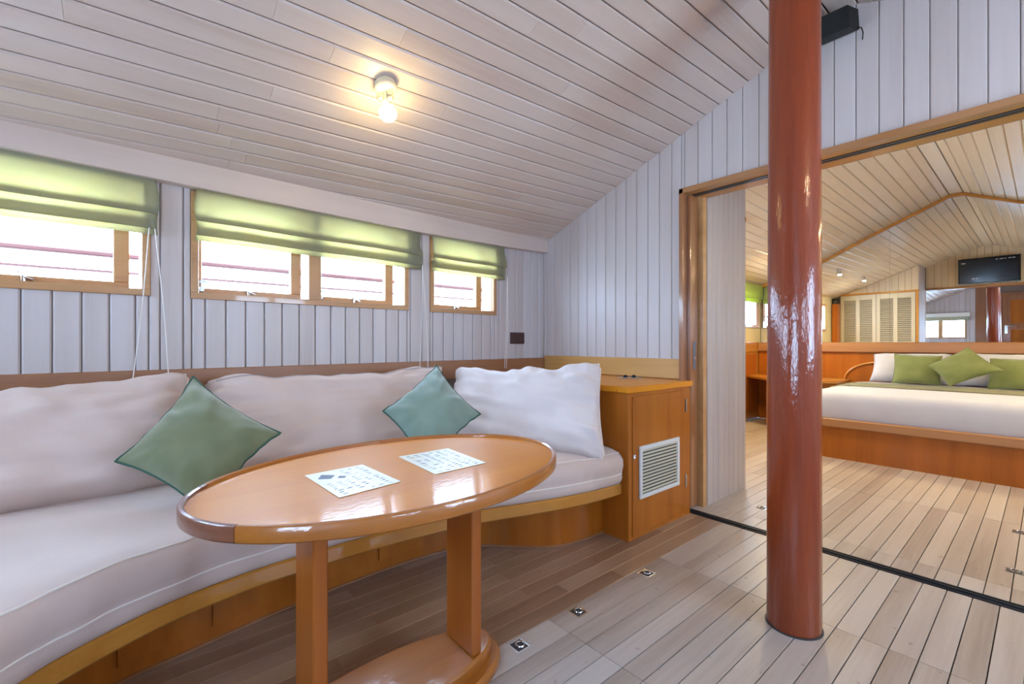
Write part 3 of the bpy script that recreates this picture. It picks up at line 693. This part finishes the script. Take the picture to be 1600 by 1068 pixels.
def pillow(name, label, cat, c, thick, mat, pipe, seed, n=30, pinch=.03, ex=4, pw=.55, wr=.010, piper=.004, group=None, sag=0, fold=1.0, rc=0, pin=0):
    bl, br, tr, tl = [Vector(p) for p in c]
    nrm = (br-bl).cross(tl-bl).normalized(); ctr = (bl+br+tr+tl)/4
    o = thing(name, label, cat, (ctr.x, ctr.y, min(p.z for p in (bl, br, tr, tl))), 0, group)
    size = ((br-bl).length+(tl-bl).length)/2
    def P(u, v, s):
        a, b = 2*u-1, 2*v-1; a0_, b0_ = a, b
        if rc:
            ea, eb = max(abs(a)-(1-rc), 0)/rc, max(abs(b)-(1-rc), 0)/rc
            sh = rc*(1-.5*(ea**2+eb**2)**.5/max(ea, eb, 1e-6))*.6*min(ea, eb) if min(ea, eb) > 0 else 0
            a = a-math.copysign(sh, a); b = b-math.copysign(sh*1.4, b); u, v = (a+1)/2, (b+1)/2
        pu = u+(-a)*pinch*(1-b*b)**1.0*abs(a)**3 * 1.0; pv = v+(-b)*pinch*(1-a*a)*abs(b)**3
        # edges bow inwards between the corners
        p = bl.lerp(br, pu).lerp(tl.lerp(tr, pu), pv)
        t = thick*(max(1-abs(a0_)**ex, 0)*max(1-abs(b0_)**ex, 0))**pw
        q = Vector((u*size*5, v*size*5, seed+s*3))
        e = max(abs(a), abs(b))
        ang = math.atan2(b, a)
        wv = noise.noise(Vector((u*size*16+v*3, v*2.2, seed+5)))*math.exp(-(1-v)*3.2)*1.8 + noise.noise(Vector((u*2.2, v*size*15+u*2, seed+9)))*(math.exp(-(1-u)*4)+math.exp(-u*4))*1.3 + noise.noise(Vector((u*size*14, v*2, seed+11)))*math.exp(-v*5)*.9
        k = wv*wr*fold + noise.noise(q)*wr*1.3 + noise.noise(q*2.3)*wr*.7 + noise.noise(Vector((ang*5.5, e*1.2, seed)))*wr*1.6*e*e
        t2 = t + k*min(t/thick*1.6, 1)
        p = p+nrm*(t2 if s > 0 else -t2*.8)
        p.z -= sag*(1-a*a)*max(b, 0)**2
        ew = noise.noise(Vector((a*4, b*4, seed+20)))*wr*.8*(e**6)
        return p+(tl-bl).normalized()*ew
    bm = B(); F = {}; G = {}
    for i in range(n+1):
        for j in range(n+1):
            u = .5-.5*math.cos(math.pi*i/n)*(.55+.45*abs(math.cos(math.pi*i/n))) if False else i/n; v = j/n
            u = .5+.5*math.sin((u-.5)*math.pi)*.5+.5*(u-.5); v = .5+.5*math.sin((v-.5)*math.pi)*.5+.5*(v-.5)
            u = min(max((u-.0)/(1), 0), 1); v = min(max(v, 0), 1)
            F[i, j] = bm.verts.new(P(u, v, 1))
            G[i, j] = F[i, j] if i in (0, n) or j in (0, n) else bm.verts.new(P(u, v, -1))
    for i in range(n):
        for j in range(n):
            bm.faces.new((F[i, j], F[i+1, j], F[i+1, j+1], F[i, j+1])); 
            try: bm.faces.new((G[i, j], G[i, j+1], G[i+1, j+1], G[i+1, j]))
            except ValueError: pass
    edge = [F[i, 0].co.copy() for i in range(n)]+[F[n, j].co.copy() for j in range(n)]+[F[i, n].co.copy() for i in range(n, 0, -1)]+[F[0, j].co.copy() for j in range(n, 0, -1)]
    obj('cover', bm, mat, o, 'all')
    if pin: edge = [P(.03+.94*i/40, pin, 1)+nrm*.001 for i in range(41)]
    if pipe: bm = B(); tube(bm, edge, piper, 6, closed=not pin); obj('piping', bm, pipe, o, True)
    return o
G3 = 'pinkish white back cushions of the sofa'
pillow('back_cushion', 'long pinkish white back cushion at the left picture edge', 'cushion', [(-1.00, 2.14, .485), (.20, 2.22, .49), (.215, 2.46, .925), (-.98, 2.40, .855)], .105, 'cloth', 'pipe_w', 1.0, 64, .02, 8, .5, .016, .003, G3, .035, 1.1, .12)
pillow('back_cushion', 'long pinkish white back cushion between the two green throw cushions', 'cushion', [(.235, 2.23, .487), (1.39, 2.27, .487), (1.52, 2.48, .905), (.270, 2.49, .885)], .105, 'cloth', 'seam', 5.0, 64, .015, 8, .5, .015, .0034, G3, .035, 1.2, .12, .925)
pillow('corner_cushion', 'large white cushion leaning upright against the locker', 'cushion', [(1.42, 2.28, .485), (1.835, 1.435, .455), (1.965, 1.565, .950), (1.625, 2.47, .905)], .105, 'cloth2', 'pipe_w', 9.4, 64, .025, 6, .5, .019, .003, None, .05, 1.5, .16)
pillow('throw_cushion', 'green throw cushion on the sofa at left, standing on its corner', 'cushion', [(.20, 1.80, .485), (.46, 1.944, .70), (.208, 2.249, .915), (-.027, 2.04, .65)], .062, 'green', 'green_pipe', 2.2, 36, .06, 3, .75, .010, .004, 'green throw cushions on the sofa')
pillow('throw_cushion', 'teal green throw cushion behind the table, beside the white corner cushion', 'cushion', [(.99, 1.74, .495), (1.337, 1.817, .70), (1.274, 2.13, .933), (.931, 2.05, .73)], .058, 'green2', 'green_pipe', 6.2, 36, .06, 3, .75, .010, .004, 'green throw cushions on the sofa')

# ================================================================ TABLE
tb = thing('oval_table', 'glossy oval wooden table on two plank legs with stepped oval foot', 'table', (.62, 1.25, 0))
TC = (.640, 1.266); TA, TB, TR = .555, .378, R(3)
def ell(a, b, n=96, rot=TR, c=TC):
    return [Vector((c[0]+a*math.cos(t)*math.cos(rot)-b*math.sin(t)*math.sin(rot), c[1]+a*math.cos(t)*math.sin(rot)+b*math.sin(t)*math.cos(rot))) for t in [2*math.pi*k/n for k in range(n)]]
bm = B(); ring_loft(bm, [[Vector((*p, z)) for p in ell(TA-d, TB-d)] for d, z in ((.012, .645), (.012, .6735))]); obj('tabletop', bm, 'top', tb, True)
bm = B(); pr = [(.0125, .646), (.004, .646), (0, .650), (0, .679), (.003, .683), (.009, .684), (.0135, .681), (.0145, .6737), (.0125, .6737)]
bm.free()
for d0, d1 in ((-30, 78), (78.2, 150), (150.2, 209), (209.2, 329.8)):
    bm = B(); nn = max(int((d1-d0)/3.5), 8); rings = []
    for q in range(nn+1):
        t = R(d0+(d1-d0)*q/nn); c_, s_ = math.cos(TR), math.sin(TR)
        rings.append([Vector((TC[0]+(TA-d)*math.cos(t)*c_-(TB-d)*math.sin(t)*s_, TC[1]+(TA-d)*math.cos(t)*s_+(TB-d)*math.sin(t)*c_, z)) for d, z in pr])
    ring_loft(bm, rings); obj('rim', bm, 'rim_dark' if d0 == 150.2 else 'rim', tb, True)
for x in (.345, .815):
    bm = B(); box(bm, (x, 1.150, .0805), (x+.036, 1.300, .6445), .004); obj('leg', bm, 'leg', tb)
bc = (.60, 1.225)
bm = B(); ring_loft(bm, [[Vector((*p, z)) for p in ell(a, a*.0+b, 64, 0, bc)] for a, b, z in ((.362, .150, 0), (.366, .154, .006), (.366, .154, .028), (.358, .146, .038))]); obj('foot', bm, 'rim', tb, True)
bm = B(); ring_loft(bm, [[Vector((*p, z)) for p in ell(a, b, 64, 0, bc)] for a, b, z in ((.330, .118, .0385), (.333, .121, .046), (.333, .121, .072), (.326, .114, .080))]); obj('foot_step', bm, 'rim', tb, True)

def sheet(c, label, seed, diamonds):
    p00, p10, p11, p01 = [Vector((x, y, .6745)) for x, y in c]
    ctr = (p00+p11)/2; t = thing('printed_sheet', label, 'leaflet', ctr, 0, 'printed sheets on the oval table')
    bm = B()
    ring_loft(bm, [[p+Vector((0, 0, z)) for p in (p00, p10, p11, p01)] for z in (0, .0012)]); obj('sheet', bm, 'paper', t)
    rnd = random.Random(seed)
    Q = lambda u, v, z=.0013: p00.lerp(p10, u).lerp(p01.lerp(p11, u), v)+Vector((0, 0, z))
    bms = {'ink1': B(), 'ink2': B(), 'ink3': B()}
    def mark(bm, u, v, w, h):
        bm.faces.new([bm.verts.new(Q(*q)) for q in ((u, v+h*.5), (u+w*.3, v), (u+w, v+h*.3), (u+w*.8, v+h), (u+w*.25, v+h*.9))])
    for r in range(13):
        for k in range(6):
            u, v = .07+k*.145, .05+r*.07
            if diamonds and .50 < v < .9 and u < .48: continue
            if rnd.random() < .12: continue
            wd = rnd.uniform(.07, .125); kk = rnd.random()
            mark(bms['ink1' if kk < .22 else 'ink2' if kk < .85 else 'ink3'], u+rnd.uniform(0, .02), v, wd, rnd.uniform(.012, .036))
    if diamonds:
        for u, v, s in ((.08, .74, .30), (.34, .63, .16)):
            bms['ink1'].faces.new([bms['ink1'].verts.new(Q(*q)) for q in ((u, v), (u+s*.55, v-s*.28), (u+s, v+s*.1), (u+s*.45, v+s*.5))])
    for k, b in bms.items():
        o = obj('print', b, k, t); o['kind'] = 'stuff'
sheet([(.395, 1.115), (.569, 1.137), (.557, 1.372), (.386, 1.364)], 'left printed sheet with two dark diamonds on the oval table', 3, True)
sheet([(.675, 1.136), (.862, 1.143), (.876, 1.386), (.687, 1.389)], 'right printed sheet with rows of tiny pictures on the oval table', 8, False)

# ================================================================ FLOOR RINGS
def ring_pull(x, y, rz, label):
    t = thing('floor_ring', label, 'ring pull', (x, y, 0), R(rz), 'chrome lifting rings in the floor')
    m = t.matrix_basis
    bm = B(); s, f = .030, .006
    for lo, hi in (((-s, -s, 0), (s, -s+f, .002)), ((-s, s-f, 0), (s, s, .002)), ((-s, -s+f, 0), (-s+f, s-f, .002)), ((s-f, -s+f, 0), (s, s-f, .002))): box(bm, lo, hi, .0006, m)
    obj('plate', bm, 'chrome', t)
    bm = B(); box(bm, (-s+f, -s+f, .0001), (s-f, s-f, .0006), 0, m); obj('recess', bm, 'darkgrey', t)
    bm = B(); tube(bm, [m @ Vector((.004+.015*math.cos(a), .015*math.sin(a), .0035)) for a in [2*math.pi*k/20 for k in range(20)]], .0028, 6, closed=True); obj('ring', bm, 'chrome', t, True)
ring_pull(1.042, 1.190, 0, 'chrome floor ring nearest the table foot')
ring_pull(1.349, 1.192, 0, 'middle one of the three chrome floor rings before the sofa')
ring_pull(1.813, 1.189, 0, 'chrome floor ring nearest the locker')
ring_pull(3.094, 1.185, 0, 'chrome floor ring just beyond the sliding track, left of the mast')
ring_pull(3.118, .102, 0, 'chrome floor ring beyond the sliding track at the right edge')
ring_pull(3.782, .102, 0, 'chrome floor ring near the bed at the right edge')

# ================================================================ SMALL FITTINGS
sk = thing('socket_plate', 'dark brown double socket plate on the planked wall in the corner', 'socket', MW @ Vector((2.381, 0, 1.09)), math.atan(.0554))
bm = B(); box(bm, (2.303, -.009, 1.046), (2.459, -.0002, 1.136), .002, MW); obj('plate', bm, 'socket', sk)
for a in (2.345, 2.418):
    bm = B(); box(bm, (a-.026, -.012, 1.062), (a+.026, -.0092, 1.12), .001, MW); obj('switch', bm, 'socket', sk)
# ceiling lamp of the saloon
LX, LY = .852, 1.85; LZ = ceil(LX, LY)
la = thing('ceiling_lamp', 'small ceiling lamp with one bare glowing bulb under the sloping planks', 'lamp', (LX, LY, LZ))
tilt = Matrix.Translation((LX, LY, LZ)) @ Matrix.Rotation(R(-18), 4, 'X')
bm = B(); lathe(bm, [(.045, -.012), (.046, -.016), (.046, -.040), (.040, -.046)], (0, 0, 0), 28, tilt @ Matrix.Translation((0, 0, .010))); obj('mounting_cup', bm, 'lampcup', la, True)
fw, rt = Vector((.6468, .7627, 0)), Vector((.7627, -.6468, 0)); base = Vector((LX, LY, LZ))
for s in (-1, 1):
    bm = B(); p = base+rt*s*.021+Vector((0, 0, -.052)); lathe(bm, [(.004, .020), (.013, .016), (.017, .004), (.017, -.010), (.012, -.020), (.004, -.023)], p, 16); obj('glass_cap', bm, 'lampglass', la, True)
bm = B(); tube(bm, [base+Vector((0, 0, -.03)), base+rt*.006+Vector((0, 0, -.095))], .010, 10); obj('holder', bm, 'lampcup', la, True)
bm = B(); lathe(bm, [(.010, .034), (.020, .026), (.033, .012), (.038, -.004), (.034, -.020), (.022, -.033), (.006, -.038)], base+rt*.012+Vector((0, 0, -.122)), 24); obj('bulb', bm, 'bulb', la, 'all')

# unseen lamp added beside the camera to brighten the floor by the doorway
for nx, ny, ln in ((1.60, -.60, 'added unseen fill lamp over the starboard side of the saloon by the doorway'),):
    lb = Vector((nx, ny, ceil(nx, ny))); l2 = thing('ceiling_lamp', ln, 'lamp', lb)
    bm = B(); lathe(bm, [(.045, .004), (.046, -.016), (.046, -.040), (.040, -.046)], lb, 24); obj('mounting_cup', bm, 'lampcup', l2, True)
    bm = B(); tube(bm, [lb+Vector((0, 0, -.03)), lb+Vector((0, 0, -.095))], .010, 10); obj('holder', bm, 'lampcup', l2, True)
    bm = B(); lathe(bm, [(.010, .034), (.020, .026), (.033, .012), (.038, -.004), (.034, -.020), (.022, -.033), (.006, -.038)], lb+Vector((0, 0, -.122)), 20); obj('bulb', bm, 'fill_bulb', l2, 'all')
# speaker on the partition
sp = thing('wall_speaker', 'black speaker mounted high on the plank wall beside the mast', 'speaker', (2.62, .70, 2.58))
bm = B(); m = Matrix.Translation((2.615, .735, 2.583)) @ Matrix.Rotation(R(-14), 4, 'Y')
ring_loft(bm, [[m @ Vector(p) for p in ((-.055, y*.9, -.046+e), (.05, y, -.046+e), (.05, y, .046-e), (-.055, y*.9, .050-e))] for y, e in ((-.150, .003), (-.146, 0), (.146, 0), (.150, .003))]); obj('case', bm, 'dark', sp)
bm = B(); box(bm, (.050, -.03, -.02), (.066, .03, .02), .002, m); obj('bracket', bm, 'darkgrey', sp)
bm = B(); tube(bm, [(2.64, .60, 2.555), (2.665, .575, 2.55), (2.680, .572, 2.53), (2.683, .575, 2.50)], .0025, 6); obj('cable', bm, 'dark', sp, True)

# ================================================================ BEDROOM
# wardrobe against the partition
wd = thing('louvred_wardrobe', 'cream wardrobe with louvred doors, its planked side standing inside the doorway', 'wardrobe', (3.15, 2.05, 0))
wx0, wx1, wy0, wy1 = XB+.0285, 3.45, 1.43, YB-.001
bm = B(); ring_loft(bm, [[Vector((x, wy0+.012, 0)), Vector((x, wy1, 0)), Vector((x, wy1, ceil(x, wy1)-.003)), Vector((x, wy0+.012, ceil(x, wy0)-.006))] for x in (wx0, wx1-.02)]); obj('carcass', bm, 'white_back', wd)
Ps = lambda a, b, d: Vector((a, wy0+.012-d, b))
k = 0; x = wx0
while x < wx1-.01:
    x1 = min(x+.075, wx1-.0); bm = B(); board(bm, Ps, x, x1, 0.0, lambda a: ceil(a, wy0)-.004, .012, .004, .001); obj('plank', bm, 'side_z', wd); x = x1
zt = 1.94
Pf = lambda a, b, d: Vector((wx1-.02+d, a, b))
y = wy0+.012
while y < wy1-.01:
    y1 = min(y+.0885, wy1); bm = B(); board(bm, Pf, y, y1, zt+.03, lambda a: ceil(wx1, a)-.004, .012, .004, .001); obj('plank', bm, 'cream_z', wd); y = y1
bm = B(); box(bm, (wx1-.02, wy0, zt), (wx1+.012, wy1-.0, zt+.03), .002); box(bm, (wx1-.02, wy0+.0125, 0), (wx1+.004, 1.475, zt), .002); obj('door_frame', bm, 'orange_y', wd)
for dy0, dy1 in ((1.480, 2.015), (2.02, 2.555)):
    bm = B(); f = .055; xm = wx1-.018
    cuts = [dy0, dy0+f, (dy0+dy1)/2-.03, (dy0+dy1)/2+.03, dy1-f, dy1]
    for a, b in ((cuts[0], cuts[1]), (cuts[2], cuts[3]), (cuts[4], cuts[5])): box(bm, (xm, a, .03), (xm+.026, b, zt-.003), .002)
    for a, b in ((.03, .12), (.95, 1.03), (zt-.09, zt-.003)):
        box(bm, (xm+.001, cuts[1], a), (xm+.025, cuts[2], b)); box(bm, (xm+.001, cuts[3], a), (xm+.025, cuts[4], b))
    dd = obj('door', bm, 'louver', wd)
    bm = B()
    for c0, c1 in ((cuts[1], cuts[2]), (cuts[3], cuts[4])):
        for z0, z1 in ((.12, .95), (1.03, zt-.09)):
            z = z0+.018
            while z < z1-.01:
                m = Matrix.Translation((xm+.012, 0, z)) @ Matrix.Rotation(R(38), 4, 'Y'); box(bm, (-.017, c0-.004, -.003), (.017, c1+.004, .003), 0, m); z += .033
    o = obj('louvre_slats', bm, 'louver', dd); o['kind'] = 'stuff'
# narrow cupboard beside the wardrobe with speaker on top
nc = thing('narrow_cupboard', 'narrow orange wooden cupboard beside the louvred doors, seen in the mirror', 'cupboard', (3.53, 2.6, 0))
bm = B(); box(bm, (wx1+.013, 2.56, 0), (3.62, YB-.013, 1.79), .003); obj('body', bm, 'orange_z', nc)
bm = B(); box(bm, (wx1+.03, 2.552, .10), (3.61, 2.5595, 1.74), .003); obj('door', bm, 'orange_z', nc)
s2 = thing('shelf_speaker', 'small black speaker on top of the narrow cupboard, seen in the mirror', 'speaker', (3.54, 2.6, 1.79))
bm = B(); box(bm, (3.475, 2.565, 1.7905), (3.61, 2.645, 1.89), .006); obj('case', bm, 'dark', s2)
bm = B(); lathe(bm, [(.030, 0), (.030, .004), (.012, .002)], (0, 0, 0), 20, Matrix.Translation((3.6101, 2.605, 1.83)) @ Matrix.Rotation(R(90), 4, 'Y')); obj('cone', bm, 'darkgrey', s2, True)
# television on the bedroom side of the partition, above the doorway
tv = thing('television', 'black flat television above the doorway, seen in the mirror', 'television', (XB+.05, .64, 2.04))
bm = B(); m = Matrix.Translation((XB+.055, .643, 2.262)) @ Matrix.Rotation(R(4), 4, 'Y')
box(bm, (-.020, -.358, -.215), (.020, .358, .215), .005, m); obj('case', bm, 'dark', tv)
bm = B(); box(bm, (.0202, -.340, -.190), (.0212, .340, .200), 0, m); obj('screen', bm, 'screen', tv)
bm = B(); box(bm, (.0202, -.350, -.209), (.0222, .350, -.203), 0, m); obj('chin_strip', bm, 'steel', tv)
bm = B()
for y, z, w_, in ((-.30, .165, .036), (-.255, .165, .03), (-.20, .163, .02), (-.17, .163, .045), (-.11, .162, .03), (.27, .135, .05), (.12, -.13, .03), (.16, -.13, .035)): box(bm, (.0213, y, z), (.0217, y+w_, z+.012), 0, m)
o = obj('stickers', bm, 'letters', tv); o['kind'] = 'stuff'
bm = B(); box(bm, (XB+.0005, .5, 2.2), (XB+.034, .8, 2.32), .002); obj('bracket', bm, 'darkgrey', tv)
# bed
bd = thing('double_bed', 'wide low bed with orange wooden base and white mattress', 'bed', (5.8, .625, 0))
BY0, BY1 = -.29, 1.54
bm = B(); box(bm, (4.945, BY0+.02, 0), (6.77, BY1-.02, .284)); obj('base', bm, 'orange_z', bd)
bm = B(); box(bm, (4.925, BY0, .2845), (6.77, BY1, .362), .008); obj('frame', bm, 'brown_y', bd)
bm = B()
def rr(x0, y0, x1, y1, r, z, n=8):
    out = []
    for cx, cy, a0 in ((x1-r, y1-r, 0), (x0+r, y1-r, 90), (x0+r, y0+r, 180), (x1-r, y0+r, 270)):
        for k in range(n+1): a = R(a0+90*k/n); out.append(Vector((cx+r*math.cos(a), cy+r*math.sin(a), z)))
    return out
ring_loft(bm, [rr(4.955+d, BY0+.02+d, 6.74-d, BY1-.025-d, .16, z) for d, z in ((.004, .3625), (0, .38), (0, .52), (.008, .555), (.028, .583), (.06, .597), (.12, .604), (.3, .608))]); obj('mattress', bm, 'sheet', bd, True)
bm = B()
pts = [(BY0+.012, .45), (BY0+.008, .54), (BY0+.03, .590), (BY0+.08, .603), (BY0+.2, .611), (.625, .614), (BY1-.22, .611), (BY1-.09, .603), (BY1-.04, .590), (BY1-.015, .54), (BY1-.018, .45)]
ring_loft(bm, [[Vector((x, y, z+.003)) for y, z in pts] for x in (5.72, 5.9, 6.1, 6.28)], False, False); bmesh.ops.solidify(bm, geom=bm.faces[:], thickness=.004)
rn = thing('bed_runner', 'pale green runner laid across the bed before the pillows', 'bed runner', (6.0, .625, .6)); obj('cloth', bm, 'blind', rn, True)
hb = thing('headboard', 'long orange wooden headboard with thick brown top rail under the mirror', 'headboard', (6.84, .62, 0))
bm = B(); box(bm, (6.83, YS+.005, 0), (XM+.011, YB-.013, .935)); obj('panel', bm, 'orange_z', hb)
bm = B(); box(bm, (6.795, YS+.005, .9355), (XM+.0, YB-.013, 1.060), .012); obj('top_rail', bm, 'brown_y', hb)
bm = B(); arc = [Vector((6.822, 1.30+.34*math.cos(R(a)), .60+.22*math.sin(R(a)))) for a in range(-10, 95, 7)]+[Vector((6.822, 1.1, .82))]
tube(bm, arc, .012, 8); obj('moulding', bm, 'orange_y', hb, True)
ns = thing('bedside_shelf', 'orange wooden bedside unit with curved top at the left of the bed', 'nightstand', (6.45, 2.1, 0))
ctop = [(6.45, YB-.014), (6.30, 2.47), (6.17, 2.32), (6.12, 2.1), (6.12, 1.85), (6.18, 1.66), (6.24, 1.565)]
ctop = [(p[0], p[1]) for p in catmull(ctop, 5)]
poly = ctop+[(6.79, 1.565), (6.79, YB-.014)]
bm = B(); prism(bm, poly, .585, .612); obj('top', bm, 'orange_y', ns)
bm = B(); box(bm, (6.32, 1.60, .02), (6.34, 2.36, .10)); box(bm, (6.30, 2.34, 0), (6.79, 2.36, .5845), .002); box(bm, (6.30, 1.60, 0), (6.79, 1.62, .5845), .002); obj('side_panel', bm, 'orange_z', ns)
bm = B(); box(bm, (6.31, 1.621, .30), (6.79, 2.339, .32), .002); obj('shelf', bm, 'orange_y', ns)
bm = B(); box(bm, (6.30, 1.621, .46), (6.32, 2.339, .58), .003); obj('drawer', bm, 'orange_y', ns)
# pillows on the bed
GW, GG = 'white pillows on the bed', 'olive green cushions on the bed'
pillow('white_pillow', 'white pillow at the left end of the bed behind a green cushion', 'pillow', [(6.52, 1.335, .615), (6.52, .66, .615), (6.68, .66, .935), (6.68, 1.325, .925)], .085, 'sheet', None, 1.1, 18, .03, 5, .5, .008, group=GW)
pillow('white_pillow', 'white pillow behind the right green cushion on the bed', 'pillow', [(6.52, .63, .615), (6.52, -.05, .615), (6.68, -.05, .935), (6.68, .63, .935)], .085, 'sheet', None, 3.1, 18, .03, 5, .5, .008, group=GW)
pillow('green_cushion', 'left green cushion upright against the pillows on the bed', 'cushion', [(6.37, 1.105, .615), (6.37, .715, .622), (6.47, .715, .918), (6.47, 1.10, .930)], .05, 'olive', 'olive', 1.7, 18, .03, 3, .7, .006, .004, GG)
pillow('green_cushion', 'right green cushion on the bed, cut by the picture edge', 'cushion', [(6.37, .385, .615), (6.37, -.02, .615), (6.47, -.02, .90), (6.47, .37, .90)], .05, 'olive', 'olive', 4.7, 18, .03, 3, .7, .006, .004, GG)
pillow('green_cushion', 'middle green cushion on the bed, standing on its corner', 'cushion', [(6.20, .635, .628), (6.27, .270, .795), (6.34, .515, 1.010), (6.27, .80, .825)], .045, 'olive', 'olive', 8.7, 18, .04, 3, .7, .006, .004, GG)

# ceiling spotlights of the bedroom
def spots(x, y, label):
    z = ceil(x, y); t = thing('ceiling_spotlight', label, 'spotlight', (x, y, z), 0, 'twin ceiling spotlights in the bedroom')
    bm = B(); box(bm, (x-.07, y-.02, z-.02), (x+.07, y+.02, z+.002), .003); obj('base', bm, 'chrome', t)
    for s in (-.045, .045):
        m = Matrix.Translation((x+s, y, z-.055)) @ Matrix.Rotation(R(18*(1 if s > 0 else -1)), 4, 'Y')
        bm = B(); lathe(bm, [(.010, .032), (.020, .022), (.026, -.018), (.023, -.018), (.010, -.005)], (0, 0, 0), 16, m); h = obj('shade', bm, 'chrome', t, True)
        bm = B(); lathe(bm, [(.020, -.012), (.021, -.015), (.004, -.017)], (0, 0, 0), 16, m); obj('bulb', bm, 'spot', h)
spots(4.54, 1.97, 'twin spotlight on the left slope of the bedroom ceiling')
spots(4.54, -.65, 'twin spotlight on the right slope of the bedroom ceiling')
spots(5.9, 1.97, 'twin spotlight above the bedside unit')
spots(5.9, -.65, 'twin spotlight above the far side of the bed')

# ================================================================ OUTSIDE
bm = B(); box(bm, (-6, 2.95, .30), (9, 4.0, .36)); structure(obj('trim_7', bm, 'hull'))
ra = thing('deck_railing', 'red-brown wooden deck railing glimpsed through the bright windows', 'railing', (1, 3.9, .36))
for z0, z1 in ((1.60, 1.635), (1.50, 1.515)):
    bm = B(); box(bm, (-6, 3.88, z0), (9, 3.95, z1), .01); obj('rail', bm, 'rail', ra)
for k in range(9):
    bm = B(); tube(bm, [(-5.5+1.7*k, 3.91, .361), (-5.5+1.7*k, 3.91, 1.50)], .02, 8); obj('stanchion', bm, 'hull', ra)

# daylight portals in the real window openings
def portal(loc, rot, sx, sy):
    l = bpy.data.lights.new('window_portal', 'AREA'); l.shape = 'RECTANGLE'; l.size = sx; l.size_y = sy; l.cycles.is_portal = True
    o = bpy.data.objects.new('window_portal', l); C.objects.link(o); o.location = loc; o.rotation_euler = rot
for a0, a1, _ in WINS: portal(MW @ Vector(((a0+a1)/2, .13, 1.5)), (R(-90), 0, math.atan(.0554)), a1-a0, .5)
for a, b, c, d in sw+bsw: portal(((a+b)/2, YS-.1, (c+d)/2), (R(90), 0, 0), b-a, d-c)
for a, b in ((1.27, 2.28), (-1.25, -.1)): portal((XE-.1, (a+b)/2, 1.38), (R(90), 0, R(-90)), b-a, .80)
for a, b in ((4.0, 5.0), (5.75, 6.85)): portal(((a+b)/2, YB+.1, 1.52), (R(-90), 0, 0), b-a, .5)
